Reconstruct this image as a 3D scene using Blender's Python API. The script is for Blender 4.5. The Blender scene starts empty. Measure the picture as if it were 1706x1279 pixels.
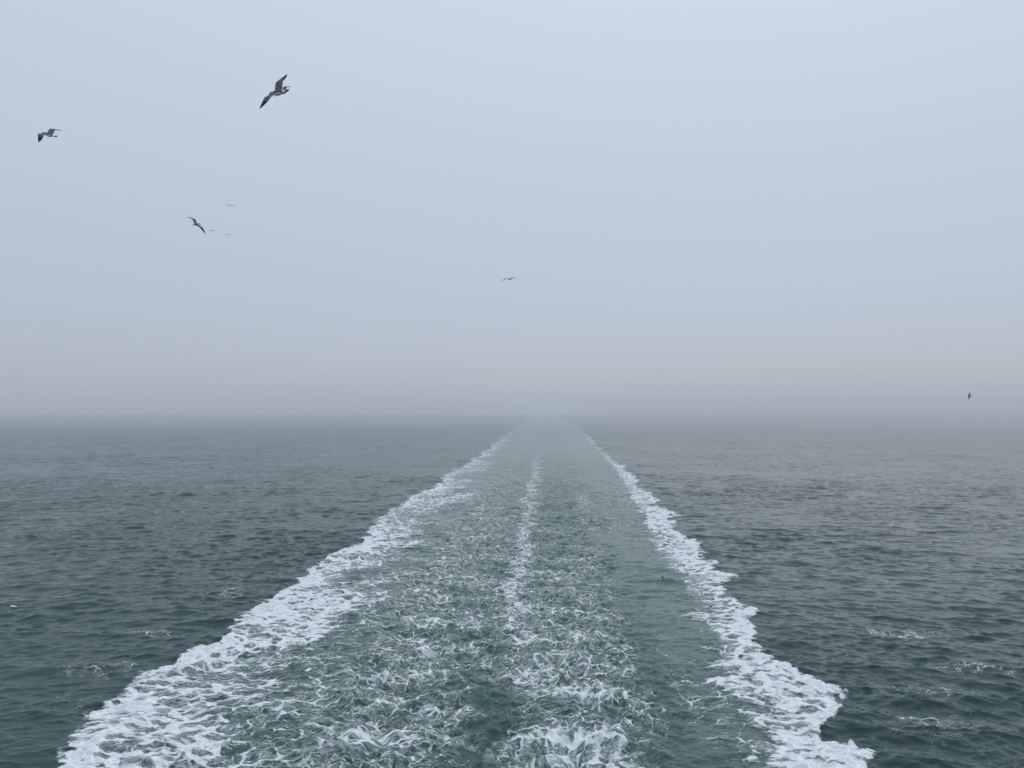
import bpy, bmesh, math
import numpy as np

# ------------------------------------------------------------------ camera, sky, sun, exposure
sc = bpy.context.scene
CAM_H = 15.0
cam = bpy.data.cameras.new("camera")
cam_o = bpy.data.objects.new("camera", cam)
sc.collection.objects.link(cam_o)
cam.sensor_fit = 'HORIZONTAL'
cam.sensor_width = 36.0
cam.lens = 36.0 * 1289.0 / 1706.0
cam_o.location = (0, 0, CAM_H)
cam_o.rotation_euler = (math.radians(90) + math.atan(44.5 / 1289.0), 0, 0)
cam.clip_end = 30000
cam.clip_start = 0.1
sc.camera = cam_o

SUN_EL, SUN_AZ = 58.0, 26.0          # azimuth measured from +Y towards +X
world = bpy.data.worlds.new("World")
sc.world = world
world.use_nodes = True
wn = world.node_tree
bg = wn.nodes['Background']
sky = wn.nodes.new('ShaderNodeTexSky')
sky.sky_type = 'NISHITA'
sky.sun_disc = False
sky.sun_elevation = math.radians(SUN_EL)
sky.sun_rotation = math.radians(SUN_AZ)
sky.air_density = 1.0
sky.dust_density = 2.0
sky.ozone_density = 1.0
# thin fog overcast: an even grey veil over the clear sky, a little brighter towards the zenith
tc = wn.nodes.new('ShaderNodeTexCoord')
sep = wn.nodes.new('ShaderNodeSeparateXYZ')
wn.links.new(tc.outputs['Generated'], sep.inputs[0])
ramp = wn.nodes.new('ShaderNodeMapRange')
ramp.inputs['From Min'].default_value = -0.02
ramp.inputs['From Max'].default_value = 0.75
wn.links.new(sep.outputs['Z'], ramp.inputs['Value'])
veil = wn.nodes.new('ShaderNodeMix'); veil.data_type = 'RGBA'
veil.inputs['A'].default_value = (4.3, 4.95, 5.75, 1)
veil.inputs['B'].default_value = (7.6, 8.7, 10.4, 1)
wn.links.new(ramp.outputs['Result'], veil.inputs['Factor'])
mixs = wn.nodes.new('ShaderNodeMix'); mixs.data_type = 'RGBA'
mixs.inputs['Factor'].default_value = 0.82
wn.links.new(sky.outputs['Color'], mixs.inputs['A'])
wn.links.new(veil.outputs['Result'], mixs.inputs['B'])
wn.links.new(mixs.outputs['Result'], bg.inputs['Color'])
bg.inputs['Strength'].default_value = 0.10
world.cycles.sampling_method = 'MANUAL'
world.cycles.sample_map_resolution = 256

sun = bpy.data.lights.new("sun", 'SUN')
sun.energy = 0.55
sun.angle = math.radians(100)
sun.color = (1.0, 0.985, 0.96)
sun_o = bpy.data.objects.new("sun", sun)
sc.collection.objects.link(sun_o)
el, az = math.radians(SUN_EL), math.radians(SUN_AZ)
from mathutils import Vector, Matrix, Euler
sd = Vector((math.sin(az) * math.cos(el), math.cos(az) * math.cos(el), math.sin(el)))
sun_o.rotation_euler = (-sd).to_track_quat('-Z', 'Y').to_euler()
sun_o.location = (0, 0, 60)

sc.view_settings.view_transform = 'Standard'
sc.view_settings.look = 'None'
sc.view_settings.exposure = 0.0
sc.view_settings.gamma = 1.0
sc.view_settings.use_curve_mapping = False
sc.render.engine = 'CYCLES'
sc.cycles.use_denoising = True
sc.cycles.volume_bounces = 3
sc.cycles.max_bounces = 6
sc.cycles.use_adaptive_sampling = False

# ------------------------------------------------------------------ node helpers
class NT:
    def __init__(s, tree): s.t = tree
    def n(s, typ, **kw):
        nd = s.t.nodes.new(typ)
        for k, v in kw.items(): setattr(nd, k, v)
        return nd
    def put(s, sock, v):
        if isinstance(v, bpy.types.NodeSocket): s.t.links.new(v, sock)
        else: sock.default_value = v
    def m(s, op, a, b=0.0, c=0.0, clamp=False):
        nd = s.n('ShaderNodeMath', operation=op, use_clamp=clamp)
        for i, v in enumerate((a, b, c)): s.put(nd.inputs[i], v)
        return nd.outputs[0]
    def vm(s, op, a, b=(0, 0, 0), scale=None):
        nd = s.n('ShaderNodeVectorMath', operation=op)
        s.put(nd.inputs[0], a); s.put(nd.inputs[1], b)
        if scale is not None: s.put(nd.inputs['Scale'], scale)
        return nd.outputs[0]
    def noise(s, vec, scale, detail=2.0, rough=0.5):
        nd = s.n('ShaderNodeTexNoise', noise_dimensions='3D')
        s.put(nd.inputs['Vector'], vec)
        nd.inputs['Scale'].default_value = scale
        nd.inputs['Detail'].default_value = detail
        nd.inputs['Roughness'].default_value = rough
        return nd
    def vor(s, vec, scale):
        nd = s.n('ShaderNodeTexVoronoi', feature='DISTANCE_TO_EDGE', voronoi_dimensions='2D')
        s.put(nd.inputs['Vector'], vec)
        nd.inputs['Scale'].default_value = scale
        return nd.outputs['Distance']
    def smooth(s, v, lo, hi, a=0.0, b=1.0):
        nd = s.n('ShaderNodeMapRange', interpolation_type='SMOOTHSTEP')
        s.put(nd.inputs['Value'], v); s.put(nd.inputs['From Min'], lo); s.put(nd.inputs['From Max'], hi)
        s.put(nd.inputs['To Min'], a); s.put(nd.inputs['To Max'], b)
        return nd.outputs['Result']
    def attr(s, name):
        return s.n('ShaderNodeAttribute', attribute_name=name)
    def mixc(s, f, a, b):
        nd = s.n('ShaderNodeMix', data_type='RGBA')
        s.put(nd.inputs['Factor'], f); s.put(nd.inputs['A'], a); s.put(nd.inputs['B'], b)
        return nd.outputs['Result']

# ------------------------------------------------------------------ sea surface fields (numpy)
def fft_tile(N, L, spec, seed, choppy=False):
    rng = np.random.default_rng(seed)
    k1 = np.fft.fftfreq(N, L / N) * 2 * np.pi
    kx, ky = np.meshgrid(k1, k1, indexing='xy')
    k = np.hypot(kx, ky); k[0, 0] = 1.0
    w = np.fft.fft2(rng.standard_normal((N, N)))
    F = w * spec(kx, ky, k); F[0, 0] = 0
    h = np.fft.ifft2(F).real
    sd_ = h.std()
    if not choppy: return (h / sd_).astype(np.float32)
    dx = np.fft.ifft2(-1j * kx / k * F).real / sd_
    dy = np.fft.ifft2(-1j * ky / k * F).real / sd_
    return (h / sd_).astype(np.float32), dx.astype(np.float32), dy.astype(np.float32)

def samp(T, L, x, y):
    N = T.shape[0]
    u = x * (N / L); v = y * (N / L)
    iu = np.floor(u); iv = np.floor(v)
    fu = (u - iu).astype(np.float32); fv = (v - iv).astype(np.float32)
    i0 = iu.astype(np.int64) % N; j0 = iv.astype(np.int64) % N
    i1 = (i0 + 1) % N; j1 = (j0 + 1) % N
    return (T[j0, i0] * (1 - fu) + T[j0, i1] * fu) * (1 - fv) + (T[j1, i0] * (1 - fu) + T[j1, i1] * fu) * fv

def wind_spec(lp, ang, spread, kmin=0.0, kmax=1e9, p=4.0):
    ca, sa = math.cos(ang), math.sin(ang)
    def f(kx, ky, k):
        c = np.abs(kx * ca + ky * sa) / k
        kp = 2 * np.pi / lp
        s = np.exp(-0.75 * (kp / k) ** 2) * k ** (-p / 2) * c ** spread
        s = s * (k > kmin) * np.exp(-(k / kmax) ** 2)
        return s
    return f

def iso_spec(lp, p, lmin=0.0):
    def f(kx, ky, k):
        kp = 2 * np.pi / lp
        return np.exp(-0.75 * (kp / k) ** 2) * k ** (-p / 2) * np.exp(-(k * lmin / 6.28) ** 2)
    return f

def sstep(x, a, b):
    t = np.clip((x - a) / np.maximum(b - a, .05), 0, 1)
    return t * t * (3 - 2 * t)

# polar grid of the whole sea round the ship, fine where the water is near
R0, R1, R2 = 24.0, 760.0, 5200.0
FAN = math.radians(38)
nf = 640
a_fan = np.linspace(-FAN, FAN, nf)
a_rest = np.linspace(FAN, 2 * np.pi - FAN, 60)[1:-1]
ang = np.concatenate([a_fan, a_rest])
nA = len(ang)
nr = 1850
r = np.concatenate([np.array([0.05, 4, 9, 14, 18, 21, 22.6]),
                    np.exp(np.linspace(math.log(R0), math.log(R1), nr)),
                    np.exp(np.linspace(math.log(R1), math.log(R2), 90))[1:]])
nR = len(r)
RR, AA = np.meshgrid(r, ang, indexing='ij')
X = (RR * np.sin(AA)).ravel(); Y = (RR * np.cos(AA)).ravel(); D = RR.ravel()
cell = D * (2 * FAN / nf)

AXIS = 0.042                       # the wake runs very slightly to the right
XW = X - AXIS * Y                  # across the wake
noiseT = fft_tile(512, 64.0, iso_spec(20, 3.4), 11)
noiseF = fft_tile(1024, 64.0, iso_spec(6, 3.0, .1), 12)
n_lo = samp(noiseT, 64, X, Y)
n_lo2 = samp(noiseT, 64, X * .37 + 20, Y * .37 + 9)
n_hi = samp(noiseF, 64, X + 7, Y + 3)

# wake edges across the wake as functions of distance (metres)
yk = np.array([0, 33, 36, 40, 46, 54, 61, 70, 90, 110, 148, 192, 266, 380, 690, 5200.])
lo = np.interp(Y, yk, [-20.6, -21.1, -21.6, -22.5, -23.0, -21.6, -22.3, -22.4, -22.2, -22.6, -23.2, -22.3, -22.3, -22.8, -25.5, -60])
li = np.interp(Y, yk, [-13.5, -13.8, -14.2, -15.2, -15.6, -14.7, -14.6, -15.4, -15.1, -15.1, -15.2, -16, -17, -19.5, -23.6, -57])
yr = np.array([0, 33, 34.7, 36, 37, 38.8, 40.3, 43, 45, 47, 50, 56, 59, 63.8, 67, 71.4, 77, 94, 110, 133, 167, 255, 395, 807, 5200.])
ro = np.interp(Y, yr, [14.2, 14.2, 14.1, 13.0, 12.8, 14.4, 15.6, 15.9, 14.9, 14.3, 14.8, 14.3, 15.8, 15.3, 15.2, 17.4, 16.6, 16.3, 17.9, 18.3, 19.8, 21.3, 23.8, 34, 70])
ri = np.interp(Y, yr, [9.3, 9.3, 9.5, 9.8, 10.4, 10.2, 9.9, 9.9, 10.1, 10.6, 11.4, 10.4, 10.9, 11.5, 11.8, 12.1, 12.1, 12.4, 14.2, 14.7, 16.6, 19.4, 22.0, 32.2, 66])
age = np.clip((Y - 33) / 400, 0, 1)
lobe = 0.55 * n_lo + 0.35 * n_hi
lo = lo + lobe * 0.75; ro = ro + 0.5 * n_lo + 0.32 * n_hi
wander = n_lo2 * np.interp(Y, [40, 120, 400], [.1, .6, 1.1])
lo = lo + wander; li = li + wander; ro = ro + .8 * wander; ri = ri + .8 * wander
# left band
tL = (XW - lo) / np.maximum(li - lo, .8)
bandL = sstep(tL, -0.02, 0.07) * (1 - 0.52 * sstep(tL, 0.45 + .22 * n_lo, 1.30 + .25 * n_lo))
bandL = bandL * (.94 - 0.36 * sstep(tL, .03, .36 + .1 * n_lo) + .06 * n_lo + .04 * n_hi) * (1 - sstep(tL, 1.3, 2.9))
bage = np.interp(Y, [0, 60, 110, 200, 400, 700, 1000], [1, .96, .86, .72, .52, .36, .2]) * (1 + .14 * n_lo2)
bandL = bandL * bage
tR = (ro - XW) / np.maximum(ro - ri, .8)
bandR = (.92 - .22 * sstep(tR, .12, .5) + .06 * n_hi) * sstep(tR, -0.03, 0.10) * (1 - sstep(tR, 0.62 + .25 * n_lo2, 1.25 + .22 * n_hi)) * np.interp(Y, [0, 60, 110, 200, 400, 700, 1000], [1, .96, .86, .70, .48, .30, .1]) * (1 + .14 * n_lo2)
# lace between the left band and the propeller wash, fading with age
inner = sstep(XW, li - 2.5, li + 1.5) * (1 - sstep(XW, -9.5 + 1.5 * n_lo, -2.0 + n_lo))
lace = inner * np.interp(Y, [30, 60, 110, 200, 330, 600], [.27, .27, .24, .18, .06, 0])
# propeller wash: two churned strips
wash_r = np.interp(Y, [30, 47, 62, 90, 133, 260], [5.4, 6.0, 6.0, 6.6, 8.2, 9.5])
wash_l = np.interp(Y, [30, 47, 62, 90, 133, 260], [-11, -11.3, -12.2, -13, -14, -15])
wash = sstep(XW, wash_l - 1, wash_l + 2) * (1 - sstep(XW, wash_r - 1.5 + n_lo, wash_r + .7 + n_hi))
wash_d = wash * np.interp(Y, [30, 50, 80, 130, 220, 350], [.235, .23, .21, .165, .08, 0.0])
# bright seam between the two strips and the outer seam on the right
seam = np.exp(-((XW + 2.4 - .5 * n_lo) / (.55 + .004 * Y)) ** 2) * np.interp(Y, [30, 42, 52, 62, 140, 220, 380], [0, .0, .2, .32, .34, .27, 0])
seam2 = np.exp(-((XW - wash_r + .6 + .4 * n_lo) / (.8 + .008 * Y)) ** 2) * np.interp(Y, [30, 45, 60, 130, 220], [.08, .10, .12, .14, 0])
gap = np.exp(-((XW + 2.7 + .4 * n_lo) / .95) ** 2) * np.interp(Y, [30, 36, 46, 54], [.12, .16, .12, 0])
foam = np.maximum(np.maximum(bandL, bandR), 0)
core = lace + (wash_d - .0) * (1 - lace / .5) + seam + seam2 - gap
foam = np.maximum(foam, np.clip(core, 0, .62) * (1 - np.maximum(bandL, bandR)) + np.maximum(bandL, bandR) * foam)

# boils: transverse arcs thrown up by the two propellers
rng = np.random.default_rng(5)
arc_h = np.zeros_like(X); arc_f = np.zeros_like(X); milk_sheen = np.zeros_like(X)
arcs = [(0.9, 36.9, 3.4, 1.7, 1.0), (1.2, 34.6, 2.9, 1.2, .8), (1.4, 43.2, 3.6, 1.5, .7), (.1, 45.2, 1.8, .8, .45), (1.0, 48.8, 3.4, 1.4, .5), (1.1, 53.0, 3.6, 1.5, .42),
        (1.0, 58.1, 3.6, 1.7, .42), (.9, 64, 3.8, 1.8, .34), (.9, 70.7, 4.0, 2, .36), (1.2, 78, 4.2, 2.4, .3), (1.4, 87, 4.4, 2.4, .28), (1.4, 98, 4.6, 3, .25),
        (-5.9, 37.0, 3.2, 1.4, .45), (-7.0, 40.8, 3.2, 1.4, .35), (-7.3, 44.9, 3.3, 1.5, .42), (-6.6, 48.9, 3.4, 1.5, .6), (-6.4, 56.0, 3.6, 1.6, .45),
        (-6.5, 61.8, 3.6, 1.7, .4), (-6.9, 70.7, 3.9, 2, .34), (-6.6, 80, 4.2, 2.2, .3), (-6.8, 92, 4.4, 2.5, .25), (-6.7, 106, 4.6, 3, .22)]
for i in range(34):
    arcs.append((rng.uniform(-9.5, 4.5), rng.uniform(34, 75), rng.uniform(.9, 2.0), rng.uniform(.4, 1.0), rng.uniform(.15, .38)))
wx = XW + .45 * n_lo + .22 * n_hi; wy = Y + .5 * n_lo2 + .28 * n_hi
for xc, yc, a, b, s in arcs:
    q = (wx - xc) / a
    m_ = np.abs(q) < 1.35
    if not m_.any(): continue
    qq = q[m_]
    dy = wy[m_] - (yc - b * qq * qq)
    sidef = np.exp(-(qq / .85) ** 4)
    wdt = .32 + .006 * yc
    ridge = np.where(dy > 0, np.exp(-(dy / wdt) ** 2), np.exp(-(dy / (wdt * 1.9)) ** 2))
    hollow = np.exp(-((dy + 1.5) / 1.0) ** 2)
    arc_h[m_] += sidef * s * (.29 * ridge - .32 * hollow)
    arc_f[m_] = np.maximum(arc_f[m_], sidef * ridge * s * .62)
    arc_f[m_] -= sidef * hollow * s * .20
    milk_sheen[m_] = np.maximum(milk_sheen[m_], sidef * s * np.exp(-((dy + .5) / 1.3) ** 2))
foam = foam + .09 * np.exp(-((XW - 1.2) / 2.8) ** 4) * np.interp(Y, [30, 60, 80], [1, .8, 0])
foam = np.clip(foam + arc_f * (1 - foam), 0, 1)

# thin scraps of old foam on the open water beside the wake
scr = np.zeros_like(X)
for px, py, ax, ay, s in [(-25.3, 45.6, 1.9, 1.2, .26), (-25.2, 40.3, 1.5, .8, .2), (-30.3, 61.8, 2.0, 1.3, .17), (-25.6, 63.8, 2.0, 2.2, .26), (-25.4, 53, 2.2, 1.0, .22),
                          (-24.6, 70.5, 2.2, 1.8, .18), (24.4, 52.7, 2.3, .9, .40), (25.9, 45.4, 2.4, .9, .26), (20.3, 41.8, 2.6, 1.0, .24), (18.6, 37.6, 2.4, 1.6, .28),
                          (19.3, 57.4, 2.0, .7, .26), (17.4, 63.8, 1.2, .6, .25), (18.5, 75, 1.4, 1.4, .2), (17.8, 85, 1.4, 1.3, .2), (20.8, 69, 2, 1.4, .12), (21, 64, 3, 1.6, .14), (26, 58.5, 2, 1.0, .14),
                          (17, 48, 2.2, 1.2, .12), (22, 97, 1.5, 1.6, .22), (21.8, 33.6, 3, 1.2, .2)]:
    e = ((XW - px + .5 * n_lo) / (ax * 1.15)) ** 2 + ((Y - py + .5 * n_hi) / (ay * .85)) ** 2
    scr = np.maximum(scr, (s * .95 + .02) * np.exp(-e * .62))
foam = np.maximum(foam, scr)
slickz = sstep(XW, wash_r, wash_r + 1.5) * (1 - sstep(XW, ri - 1, ri + 1)) * (Y < 200)
foam = np.maximum(foam, slickz * np.clip(.07 + .09 * n_lo2 + .06 * n_lo, 0, .2))

foam = foam * (1 - np.exp(-((XW - 10.2) / 1.7) ** 4 - ((Y - 67) / 8.0) ** 4))
inwake = sstep(XW, lo - .2, lo + 1.0) * (1 - sstep(XW, ro - .8, ro + .2))
slick = sstep(XW, wash_r - 2.2 + .8 * n_lo, wash_r + 2.8 + .8 * n_lo) * (1 - sstep(XW, ri + .5, ri + 2.5)) * np.interp(Y, [30, 120, 300, 600], [1, .9, .5, .2])
milk_sheen = np.clip(milk_sheen * .55 + .035 * wash * np.interp(Y, [30, 200, 500], [1, .6, .2]) + .07 * slick + inwake * np.interp(Y, [30, 150, 320, 900], [.05, .06, .24, .30]) + .45 * np.clip(foam - .45, 0, 1), 0, 1)  # bubbles, plus sky sheen of the smooth far wake painted into the colour

# waves
def twoset(lp, N, L, a, spread, seed, **kw):
    return fft_tile(N, L, wind_spec(lp, a, spread, **kw), seed, True)
La, Lb, Lc = 83.0, 31.0, 13.0
H1 = twoset(5.2, 1024, La, math.radians(90 + 17), 3, 1)      # crests tilted up to the right: left side
H2 = twoset(5.2, 1024, La, math.radians(90 - 14), 3, 2)
H3 = twoset(1.5, 1024, Lb, math.radians(90 + 4), 2, 3)
H4 = twoset(.5, 512, Lc, math.radians(90), 1, 4)
H5 = fft_tile(1024, Lb, iso_spec(2.2, 4.2), 6)               # churned water, no direction
wl = 1 - sstep(XW, -26, 18)
fade1 = (1 - sstep(cell, .8, 2.4)) * (1 - .35 * sstep(cell, .12, .5))
fade3 = 1 - sstep(cell, .22, .75)
fade4 = 1 - sstep(cell, .09, .25)
calm = 1 - .35 * slick
ww = 1 - inwake * np.interp(Y, [30, 150, 400], [.6, .65, .85])
gust = np.clip(1 + .35 * n_lo2, .3, 2)
Z = np.zeros_like(X); DX = np.zeros_like(X); DY = np.zeros_like(X)
H6 = twoset(15, 512, 137.0, math.radians(75), 3, 8, p=5.0)
Z += .055 * samp(H6[0], 137.0, X, Y) * (1 - sstep(cell, 3, 6))
gust2 = np.clip(1 + .20 * samp(noiseT, 64, X * .23 + 3, Y * .23 + 31) + .04 * n_lo2, .5, 1.6)
for (T, L, amp, wt) in ((H1, La, .078, np.sqrt(wl) * fade1 * ww * gust2), (H2, La, .070, np.sqrt(1 - wl) * fade1 * ww * gust2),
                        (H3, Lb, .024, fade3 * calm * gust), (H4, Lc, .0045, fade4 * calm * gust)):
    wgt = amp * wt
    Z += wgt * samp(T[0], L, X, Y)
    DX += -.75 * wgt * samp(T[1], L, X, Y); DY += -.75 * wgt * samp(T[2], L, X, Y)
churn = np.clip(wash * np.interp(Y, [30, 60, 150, 400], [1, .75, .35, .1]) + .25 * inwake, 0, 1)
Z += churn * .10 * fade3 * samp(H5, Lb, XW, Y) * (1 - .6 * slick)
Z += arc_h * fade3
lump = np.maximum(bandL, bandR)
Z += lump * (.09 + .07 * n_hi) * fade3
Z += .05 * scr

# foam flow coordinates: position folded by a few scales of swirling displacement
def curl(N, L, lp, p, seed):
    ps = fft_tile(N, L, iso_spec(lp, p, .15), seed)
    g = L / N
    vx = (np.roll(ps, -1, 0) - np.roll(ps, 1, 0)) / (2 * g)
    vy = -(np.roll(ps, -1, 1) - np.roll(ps, 1, 1)) / (2 * g)
    s = np.hypot(vx, vy).mean()
    return (vx / s).astype(np.float32), (vy / s).astype(np.float32)
fx, fy = XW.copy(), Y.copy()
turb = .62 + .0 * wash
for (N, L, lp, p, amp, seed) in ((512, 53., 9, 9, .70, 21), (512, 37., 3.2, 9, .20, 22)):
    vx, vy = curl(N, L, lp, p, seed)
    a = samp(vx, L, fx, fy); b = samp(vy, L, fx, fy)
    fx = fx + a * amp * turb; fy = fy + b * amp * turb

rough = .05 + .20 * sstep(np.log(D), math.log(60), math.log(700))

X2 = X + DX; Y2 = Y + DY
verts = np.stack([X2, Y2, Z], 1).astype(np.float32)
idx = np.arange(nR * nA).reshape(nR, nA)
i0 = idx[:-1]; i1 = idx[1:]
quads = np.stack([i0, np.roll(i0, -1, 1), np.roll(i1, -1, 1), i1], -1).reshape(-1, 4)[:, ::-1]
core_w = (XW > lo) & (XW < ro) & (Y > 10) & (D < 2500)
fw = core_w[quads].sum(1) >= 2

def mesh_from(name, q):
    used = np.zeros(len(verts), bool); used[q.ravel()] = True
    remap = np.cumsum(used) - 1
    sel = np.nonzero(used)[0]
    me = bpy.data.meshes.new(name)
    me.vertices.add(len(sel)); me.vertices.foreach_set('co', verts[sel].ravel())
    me.loops.add(q.size); me.loops.foreach_set('vertex_index', remap[q].ravel().astype(np.int32))
    me.polygons.add(len(q)); me.polygons.foreach_set('loop_start', np.arange(0, q.size, 4, dtype=np.int32))
    me.polygons.foreach_set('use_smooth', np.ones(len(q), bool))
    me.update(calc_edges=True)
    for an, arr in (('foam', foam), ('milk_sheen', milk_sheen), ('rough', rough), ('slick', slick), ('inwake', inwake), ('wash', np.maximum(wash, np.clip(scr * 6, 0, 1)))):
        at = me.attributes.new(an, 'FLOAT', 'POINT'); at.data.foreach_set('value', arr[sel].astype(np.float32))
    at = me.attributes.new('flow', 'FLOAT_VECTOR', 'POINT')
    at.data.foreach_set('vector', np.stack([fx[sel], fy[sel], 0 * fx[sel]], 1).astype(np.float32).ravel())
    ob = bpy.data.objects.new(name, me)
    sc.collection.objects.link(ob)
    return ob

# ------------------------------------------------------------------ water material
def water_material():
    mat = bpy.data.materials.new("sea_water")
    mat.use_nodes = True
    t = mat.node_tree
    N = NT(t)
    bs = t.nodes['Principled BSDF']
    foam_a = N.attr('foam').outputs['Fac']; milk_sheen_a = N.attr('milk_sheen').outputs['Fac']
    rough_a = N.attr('rough').outputs['Fac']; slick_a = N.attr('slick').outputs['Fac']
    flow = N.attr('flow').outputs['Vector']
    pos = N.n('ShaderNodeNewGeometry').outputs['Position']
    # warp
    def warp(v, scale, amt, det=2.0, rg=.5):
        nz = N.noise(v, scale, det, rg).outputs['Color']
        return N.vm('ADD', v, N.vm('SCALE', N.vm('SUBTRACT', nz, (.5, .5, .5)), scale=amt))
    c0 = N.vm('MULTIPLY', flow, (.55, 1.0, 1.0))
    c1 = warp(c0, 1.0, .62, 7.0, .62)
    brk = N.noise(c0, .48, 3.0, .6).outputs['Fac']
    brk2 = N.noise(c1, 2.2, 3.0, .6).outputs['Fac']
    fine = N.noise(c0, 5.0, 5.0, .75).outputs['Fac']
    # density after patchiness
    q = N.m('ADD', foam_a, N.m('MULTIPLY', N.m('SUBTRACT', brk, .5), N.smooth(foam_a, 0.03, .25, 0.0, .78)))
    q = N.m('ADD', q, N.m('MULTIPLY', N.m('SUBTRACT', brk2, .5), N.smooth(foam_a, .03, .3, 0.0, .42)))
    e1 = N.vor(c1, 1.0)
    e2 = N.vor(N.vm('ADD', c1, (3.7, 9.1, 0)), 2.5)
    f_off = N.m('MULTIPLY', N.m('SUBTRACT', fine, .5), N.smooth(foam_a, .2, .7, .15, .18))
    # wide cells: foam grows in from the cell borders as density rises
    thr1 = N.m('MULTIPLY', N.m('POWER', N.m('MAXIMUM', q, 0.0), 2.2), .43)
    thr1 = N.m('MULTIPLY', thr1, N.smooth(N.noise(c0, 1.7, 4.0, .65).outputs['Fac'], .30, .70, .35, 1.75))
    thr1 = N.m('MULTIPLY', thr1, N.m('MULTIPLY_ADD', N.attr('wash').outputs['Fac'], -.15, 1.0))
    d1 = N.m('SUBTRACT', thr1, N.m('ADD', e1, f_off))
    ew = N.vor(N.vm('ADD', c1, (21.7, 5.1, 0)), 1.6)
    dw = N.m('SUBTRACT', N.m('MULTIPLY', thr1, 1.15), N.m('ADD', ew, N.m('MULTIPLY', f_off, 1.35)))
    wa_ = N.attr('wash').outputs['Fac']
    m1 = N.m('ADD', N.m('MULTIPLY', N.smooth(d1, -.02, .03), N.m('SUBTRACT', 1.0, wa_)), N.m('MULTIPLY', N.smooth(dw, -.02, .035), wa_))
    wash_a = N.attr('wash').outputs['Fac']
    thr2 = N.m('MULTIPLY', N.m('POWER', N.m('MAXIMUM', N.m('SUBTRACT', q, .06), 0.0), 2.0), .50)
    d2 = N.m('SUBTRACT', thr2, N.m('ADD', e2, N.m('MULTIPLY', f_off, 1.3)))
    m2 = N.smooth(d2, -.035, .045)
    rid = N.m('ABSOLUTE', N.m('SUBTRACT', N.noise(N.vm('ADD', c1, (11.3, 4.2, 0)), 1.5, 1.0, .5).outputs['Fac'], .5))
    thr3 = N.m('MULTIPLY', N.m('MAXIMUM', N.m('SUBTRACT', q, .12), 0.0), .08)
    m3 = N.smooth(N.m('SUBTRACT', thr3, rid), -.006, .010)
    m1 = N.m('MAXIMUM', m1, N.m('MULTIPLY', m3, N.m('MULTIPLY', N.smooth(brk2, .40, .62, .0, .8), N.m('MULTIPLY_ADD', wash_a, -.55, 1.0))))
    mask = N.m('MAXIMUM', m1, N.m('MULTIPLY', m2, N.smooth(brk2, .42, .60, .10, .8)))
    spk = N.m('MULTIPLY', N.smooth(N.noise(c1, 13.0, 2.0, .6).outputs['Fac'], .60, .68), N.smooth(q, .14, .34))
    mask = N.m('MAXIMUM', mask, N.m('MULTIPLY', spk, .8))
    present = N.smooth(q, .05, .16)
    mask = N.m('MULTIPLY', mask, present)
    # thickness of the foam: thin films let the water show
    film = N.noise(c1, 3.2, 4.0, .65).outputs['Fac']
    ropes = N.m('MAXIMUM', N.smooth(e2, .16, .02), N.smooth(brk2, .45, .70))
    thick = N.m('MAXIMUM', ropes, N.smooth(film, .40, .68, .0, .75))
    grain = N.smooth(N.noise(c1, 11.0, 4.0, .7).outputs['Fac'], .34, .60)
    thick = N.m('MULTIPLY', thick, N.m('MULTIPLY_ADD', grain, .6, .4))
    cover = N.m('MULTIPLY', mask, N.m('MULTIPLY_ADD', thick, .36, .66), clamp=True)
    # thin bubbly veil round the filaments of the churned water
    veil_ = N.noise(N.vm('ADD', c1, (5.5, 2.2, 0)), 2.6, 7.0, .72).outputs['Fac']
    soft = N.m('MULTIPLY', N.smooth(N.m('ADD', veil_, N.m('MULTIPLY', N.m('SUBTRACT', grain, .5), .10)), .44, .68), N.m('ADD', N.smooth(q, .10, .50, 0.0, .38), N.m('MULTIPLY', milk_sheen_a, .6)))
    cover = N.m('MAXIMUM', cover, soft)
    # water body
    mk = N.m('MULTIPLY', milk_sheen_a, N.smooth(N.noise(c1, 1.3, 4.0, .6).outputs['Fac'], .25, .75, .35, 1.35), clamp=True)
    deep = N.mixc(slick_a, (.003, .040, .032, 1), (.010, .050, .040, 1))
    wk_ = N.attr('inwake').outputs['Fac']
    deep = N.mixc(wk_, deep, (.005, .060, .046, 1))
    body = N.mixc(mk, deep, (.10, .20, .16, 1))
    col = N.mixc(cover, body, (.93, .94, .94, 1))
    t.links.new(col, bs.inputs['Base Color'])
    ro_ = N.m('ADD', N.m('MULTIPLY', rough_a, N.m('SUBTRACT', 1.0, cover)), N.m('MULTIPLY', cover, .75))
    t.links.new(ro_, bs.inputs['Roughness'])
    bs.inputs['IOR'].default_value = 1.333
    bs.inputs['Specular IOR Level'].default_value = .34
    # fine ripples and foam relief
    cp = N.vm('MULTIPLY', pos, (.75, 1.0, 1.0))
    rip = N.noise(cp, 5.5, 3.0, .6).outputs['Fac']
    b1 = N.n('ShaderNodeBump'); b1.inputs['Distance'].default_value = .05
    t.links.new(rip, b1.inputs['Height']); b1.inputs['Strength'].default_value = .35
    b2 = N.n('ShaderNodeBump'); b2.inputs['Distance'].default_value = .06; b2.inputs['Strength'].default_value = .5
    hgt = N.m('MULTIPLY', mask, N.m('ADD', .5, N.m('MULTIPLY', film, .9)))
    t.links.new(hgt, b2.inputs['Height']); t.links.new(b1.outputs[0], b2.inputs['Normal'])
    t.links.new(b2.outputs[0], bs.inputs['Normal'])
    return mat

wm = water_material()
for name, q in (('water', quads[~fw]), ('wake', quads[fw])):
    o = mesh_from(name, q)
    o.data.materials.append(wm)
    o['kind'] = 'structure'
    o['label'] = {'water': 'dark green grey open sea with small ripples out to the hazy horizon',
                  'wake': 'foaming white ship wake running straight back across the sea'}[name]

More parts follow.
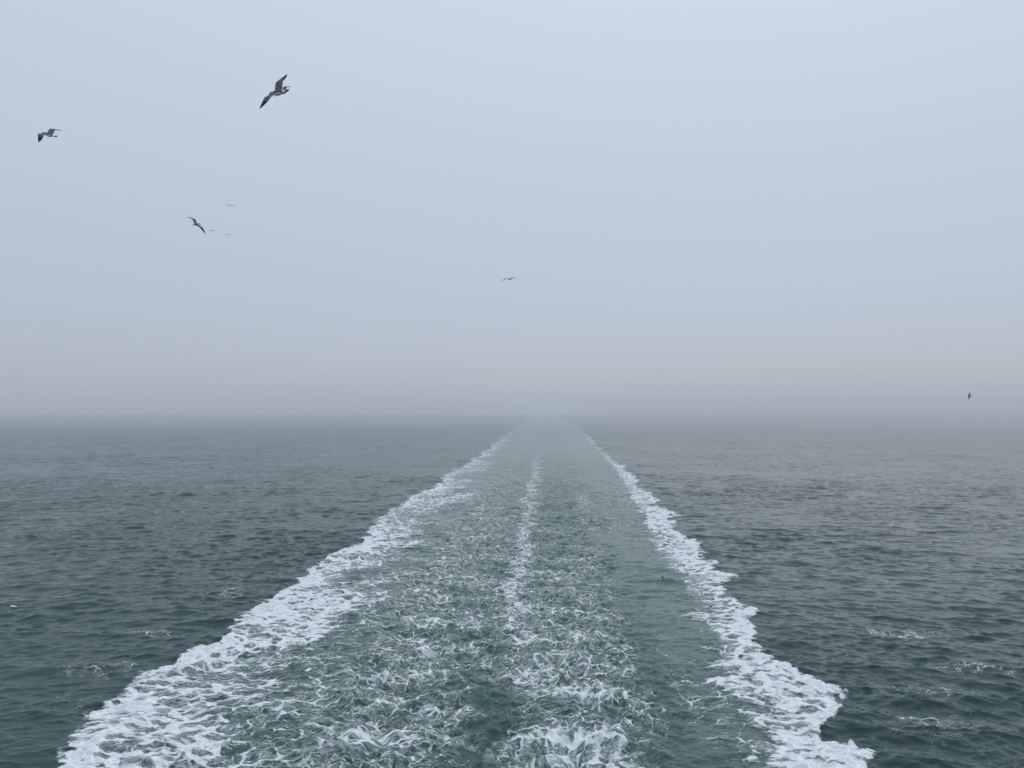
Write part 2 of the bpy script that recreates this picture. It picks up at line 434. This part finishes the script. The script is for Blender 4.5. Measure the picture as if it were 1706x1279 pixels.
# ------------------------------------------------------------------ haze
def make_haze():
    bm = bmesh.new()
    bmesh.ops.create_cube(bm, size=1.0)
    S, bot, top = 5600.0, -2.0, 46.0
    for v in bm.verts:
        v.co = Vector((v.co.x * 2 * S, v.co.y * 2 * S, bot if v.co.z < 0 else top))
    me = bpy.data.meshes.new('haze'); bm.to_mesh(me); bm.free()
    o = bpy.data.objects.new('haze', me); sc.collection.objects.link(o)
    mat = bpy.data.materials.new('haze_air'); mat.use_nodes = True
    t = mat.node_tree
    t.nodes.remove(t.nodes['Principled BSDF'])
    pv = t.nodes.new('ShaderNodeVolumePrincipled')
    pv.inputs['Color'].default_value = (.99, .99, .99, 1)
    pv.inputs['Density'].default_value = .0006
    t.links.new(pv.outputs[0], t.nodes['Material Output'].inputs['Volume'])
    me.materials.append(mat)
    o['kind'] = 'stuff'; o['label'] = 'pale sea haze lying over the whole water'
make_haze()

# ------------------------------------------------------------------ gulls
def plain(name, col, rough=.8, var=.25):
    mat = bpy.data.materials.new(name); mat.use_nodes = True
    t = mat.node_tree; N = NT(t); bs = t.nodes['Principled BSDF']
    oc = N.n('ShaderNodeTexCoord').outputs['Object']
    nz = N.noise(N.vm('MULTIPLY', oc, (1, .35, 1)), 60, 3.0).outputs['Fac']
    lo_ = tuple(c * (1 - var) for c in col) + (1,); hi_ = tuple(min(1, c * (1 + var)) for c in col) + (1,)
    t.links.new(N.mixc(nz, lo_, hi_), bs.inputs['Base Color'])
    bs.inputs['Roughness'].default_value = rough
    bs.inputs['Specular IOR Level'].default_value = .2
    return mat
M = [plain('white_plumage', (.84, .85, .85), var=.08), plain('slate_plumage', (.11, .118, .13)), plain('black_plumage', (.012, .013, .016)),
     plain('bill_yellow', (.55, .38, .06)), plain('shaded_white_plumage', (.27, .28, .29))]  # last tone: white plumage with backlit shade painted into its colour
WHITE, SLATE, BLACK, BILL, SHADED = range(5)

def gull_mesh(w, name, detail=1, floating=False):
    """one continuous skin: rings along the body (bill to tail), wings grown out of the flank faces"""
    bm = bmesh.new()
    #      y,    half width, half height, z centre
    rings = [(.245, .004, .005, -.008), (.225, .008, .009, -.004), (.205, .013, .015, .000), (.192, .026, .027, .005), (.168, .034, .034, .008),
             (.142, .033, .033, .006), (.118, .036, .036, .002), (.090, .048, .047, .000), (.055, .058, .056, -.002), (.020, .062, .060, -.003),
             (-.015, .061, .057, -.003), (-.050, .056, .050, -.001), (-.085, .047, .040, .002), (-.115, .036, .028, .005), (-.140, .032, .016, .007),
             (-.170, .044, .009, .009), (-.205, .058, .006, .010), (-.240, .066, .004, .010)]
    NS = 12
    R = []
    for (y, hw, hh, zc) in rings:
        R.append([bm.verts.new((hw * math.cos(2 * math.pi * k / NS), y, zc + hh * math.sin(2 * math.pi * k / NS))) for k in range(NS)])
    nose = bm.verts.new((0, .256, -.014)); end = bm.verts.new((0, -.246, .010))
    ra, rb = 7, 12                                   # wing root spans rings 7..12
    def matof(i, k):
        a = (k + .5) / NS
        top = .02 < a < .48
        if i < 2: return BILL
        if i == 3 and k in (0, 5): return BLACK      # eye
        if floating: return WHITE
        if i < 7: return SHADED  # head in the painted shade tone
        if i < 13: return SLATE if top else SHADED  # white belly painted as if in shade
        if i < 15: return WHITE
        return BLACK if i >= 15 else WHITE
    for i in range(len(R) - 1):
        for k in range(NS):
            right = k in (0, NS - 1); left = k in (5, 6)
            if not floating and ra <= i < rb and (right or left): continue
            f = bm.faces.new((R[i][k], R[i][(k + 1) % NS], R[i + 1][(k + 1) % NS], R[i + 1][k]))
            f.material_index = matof(i, k)
    for k in range(NS):
        f = bm.faces.new((nose, R[0][(k + 1) % NS], R[0][k])); f.material_index = BILL
        f = bm.faces.new((end, R[-1][k], R[-1][(k + 1) % NS])); f.material_index = BLACK
    n = rb - ra + 1
    for s, wi in ((-1, 0), (1, 1)):
        if floating: break
        di, si, do, so = w[wi * 4:wi * 4 + 4]
        kt, kb, km = (1, NS - 1, 0) if s > 0 else (5, 7, 6)
        loop = [R[ra][km]] + [R[i][kt] for i in range(ra, rb + 1)] + [R[rb][km]] + [R[i][kb] for i in range(rb, ra - 1, -1)]
        dirn = lambda a, b: Vector((s * math.cos(a) * math.cos(b), math.cos(a) * math.sin(b), math.sin(a)))
        sh = Vector((s * .045, .055, .018)); d_in = dirn(di, si); d_out = dirn(do, so)
        wr = sh + .25 * d_in; tp = wr + .355 * d_out
        prev = loop
        # span stations: parameter along inner (0..1) and hand (1..2), chord, thickness
        st = [(.18, .165, .022), (.40, .165, .018), (.65, .168, .016), (.85, .168, .014), (1.0, .164, .012), (1.15, .152, .010), (1.35, .132, .009), (1.55, .106, .007), (1.75, .076, .006), (1.90, .048, .005), (1.99, .018, .004)]
        for (u, ch, th) in st:
            ch *= 1.12
            # smooth bend at the wrist
            t_ = min(max((u - .8) / .4, 0), 1); t_ = t_ * t_ * (3 - 2 * t_)
            if u <= 1: c = sh + .25 * u * d_in
            else: c = wr + .355 * (u - 1) * d_out
            dloc = d_in.lerp(d_out, t_).normalized()
            fwd = Vector((0, 1, 0))
            cd = (fwd - .55 * fwd.project(dloc)).normalized()
            up = Vector((dloc * s).cross(cd)).normalized()
            if up.z < 0 and abs(up.z) > .3: up = -up
            tw = .10
            pts = []
            prof = [(0, 0)] + [(x, 1) for x in (.04, .20, .42, .62, .82, .95)] + [(1, 0)] + [(x, -1) for x in (.95, .82, .62, .42, .20, .04)]
            for (x, sg) in prof:
                camber = .10 * math.sin(math.pi * min(x, 1)) * ch * .5
                hh = th * .5 * sg * (1.0 if x < .5 else 1.0 - .8 * (x - .5) / .5) * (1.25 if x < .3 and x > .1 else 1)
                pts.append(bm.verts.new(c + cd * (.35 * .13 - x * ch) + up * (camber + hh) + up * (-tw * .0)))
            L = len(prof)
            for j in range(L):
                a_, b_ = prev[j], prev[(j + 1) % L]; c_, d_ = pts[(j + 1) % L], pts[j]
                vs = (a_, b_, c_, d_) if s < 0 else (d_, c_, b_, a_)
                f = bm.faces.new(vs)
                topside = j <= 6
                trail = j in (5, 6, 7, 8)
                if u > 1.36: f.material_index = BLACK
                elif u < 1.25 and j in (6, 7): f.material_index = WHITE
                elif topside: f.material_index = SLATE
                else: f.material_index = SHADED if u < 1.0 else SLATE  # underwing darkened in colour for the backlit side
            prev = pts
        f = bm.faces.new(prev if s > 0 else prev[::-1]); f.material_index = BLACK
    bmesh.ops.recalc_face_normals(bm, faces=bm.faces)
    for f in bm.faces: f.smooth = True
    me = bpy.data.meshes.new(name); bm.to_mesh(me); bm.free()
    for m_ in M: me.materials.append(m_)
    return me

def gull(loc, rv, w, label, pitch=0.0, group='gulls flying over the wake', floating=False, name='gull'):
    me = gull_mesh(w, name, floating=floating)
    o = bpy.data.objects.new(name, me)
    sc.collection.objects.link(o)
    v = Vector(rv)
    o.matrix_world = Matrix.Translation(loc) @ Matrix.Rotation(v.length, 4, v.normalized() if v.length else Vector((0, 0, 1))) @ Matrix.Rotation(pitch, 4, 'X')
    if floating: o.scale = (1.35,) * 3
    md = o.modifiers.new('smooth', 'SUBSURF'); md.levels = 1; md.render_levels = 1
    o['label'] = label; o['category'] = 'gull'
    if group: o['group'] = group
    return o

FLY = [
 ((-4.752, 15.525, 21.469), (0.547, -0.778, 1.159), [0.204, 0.317, -0.113, -0.075, 0.268, 0.201, -0.07, -0.277], 'largest gull, slate wings spread diagonally, black band on its white tail'),
 ((-7.804, 26.071, 25.871), (0.398, -0.586, 1.124), [0.053, -0.245, 0.023, -0.163, 0.395, 0.212, -0.315, -0.227], 'smaller gull half hidden behind the tail of the largest gull'),
 ((-13.655, 22.563, 23.137), (0.698, -0.297, 1.425), [0.234, 0.207, -0.313, -0.609, 0.171, 0.273, -0.273, -0.473], 'grey gull with bent drooping wings, nearest the left edge of the sky'),
 ((-14.405, 35.052, 23.5), (1.147, 0.001, 2.824), [0.259, 0.087, -0.312, -0.379, 0.197, -0.227, -0.406, -0.263], 'steeply banked gull seen head on, long thin wings sloping down to the right'),
 ((-0.173, 54.117, 24.234), (0.135, 0.494, -2.726), [0.346, 0.088, -0.412, -0.177, 0.342, 0.012, -0.521, -0.297], 'distant gull with arched wings, alone near the middle of the sky above the wake'),
 ((-35.646, 96.939, 40.914), (0.105, -0.079, 0.639), [0.246, 0.182, -0.206, -0.388, 0.282, 0.26, -0.253, -0.334], 'tiny level-winged gull, highest of the three small ones beside the steeply banked gull'),
 ((-44.798, 114.962, 41.897), (0.226, 0.02, 0.019), [0.259, 0.17, -0.306, -0.351, 0.201, 0.176, -0.243, -0.555], 'tiny gull just right of the lower wing tip of the steeply banked gull'),
 ((-44.605, 120.857, 42.694), (0.154, -0.101, 0.19), [0.271, 0.354, -0.247, -0.416, 0.299, 0.209, -0.262, -0.229], 'tiny faint gull, lowest of the three small ones beside the banked gull'),
 ((-16.505, 175.165, 33.742), (0.02, -0.423, 0.537), [0.42, 0.06, -0.18, -0.184, 0.191, 0.31, 0.111, -0.323], 'faint hazy speck of a gull low in the sky left of the wake'),
 ((137.609, 219.372, 33.464), (-0.129, -0.731, -0.837), [0.288, 0.427, -0.181, -0.309, 0.123, 0.195, 0.083, -0.284], 'faintest gull almost lost in haze near the right edge of the sky'),
 ((57.914, 97.885, 16.894), (1.014, -1.957, -0.307), [0.062, 0.096, -0.069, -0.096, 0.233, 0.014, -0.005, -0.175], 'dark gull banked on edge just above the horizon at the right'),
 ((11.45, 59.689, 1.859), (0.18, 0.209, -1.424), [0.351, 0.787, 0.163, -0.139, 0.249, 0.043, 0.516, 0.176], 'black and white gull flying low over the smooth water inside the right foam band'),
]
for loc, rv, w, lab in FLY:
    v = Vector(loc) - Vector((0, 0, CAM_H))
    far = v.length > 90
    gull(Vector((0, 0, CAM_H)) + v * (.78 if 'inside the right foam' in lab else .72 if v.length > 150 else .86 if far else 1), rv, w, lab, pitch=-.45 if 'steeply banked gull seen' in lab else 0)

def sea_z(x, y):
    i = np.argmin((X2 - x) ** 2 + (Y2 - y) ** 2)
    return float(verts[i, 2])
for (xw, y, rz, lab) in [(-40.5, 59.5, 1.3, 'white speck of a gull resting on the open water at the left edge'),
                         (-53.6, 115.1, 1.5, 'pale speck of a gull resting on the far water left of the wake'),
                         (45.4, 101.9, -1.4, 'white speck of a gull resting on the far water right of the wake')]:
    x = xw + AXIS * y
    gull((x, y, sea_z(x, y) + .065), (.12, 0, rz), [0] * 8, lab, group='gulls resting on the water', floating=True)
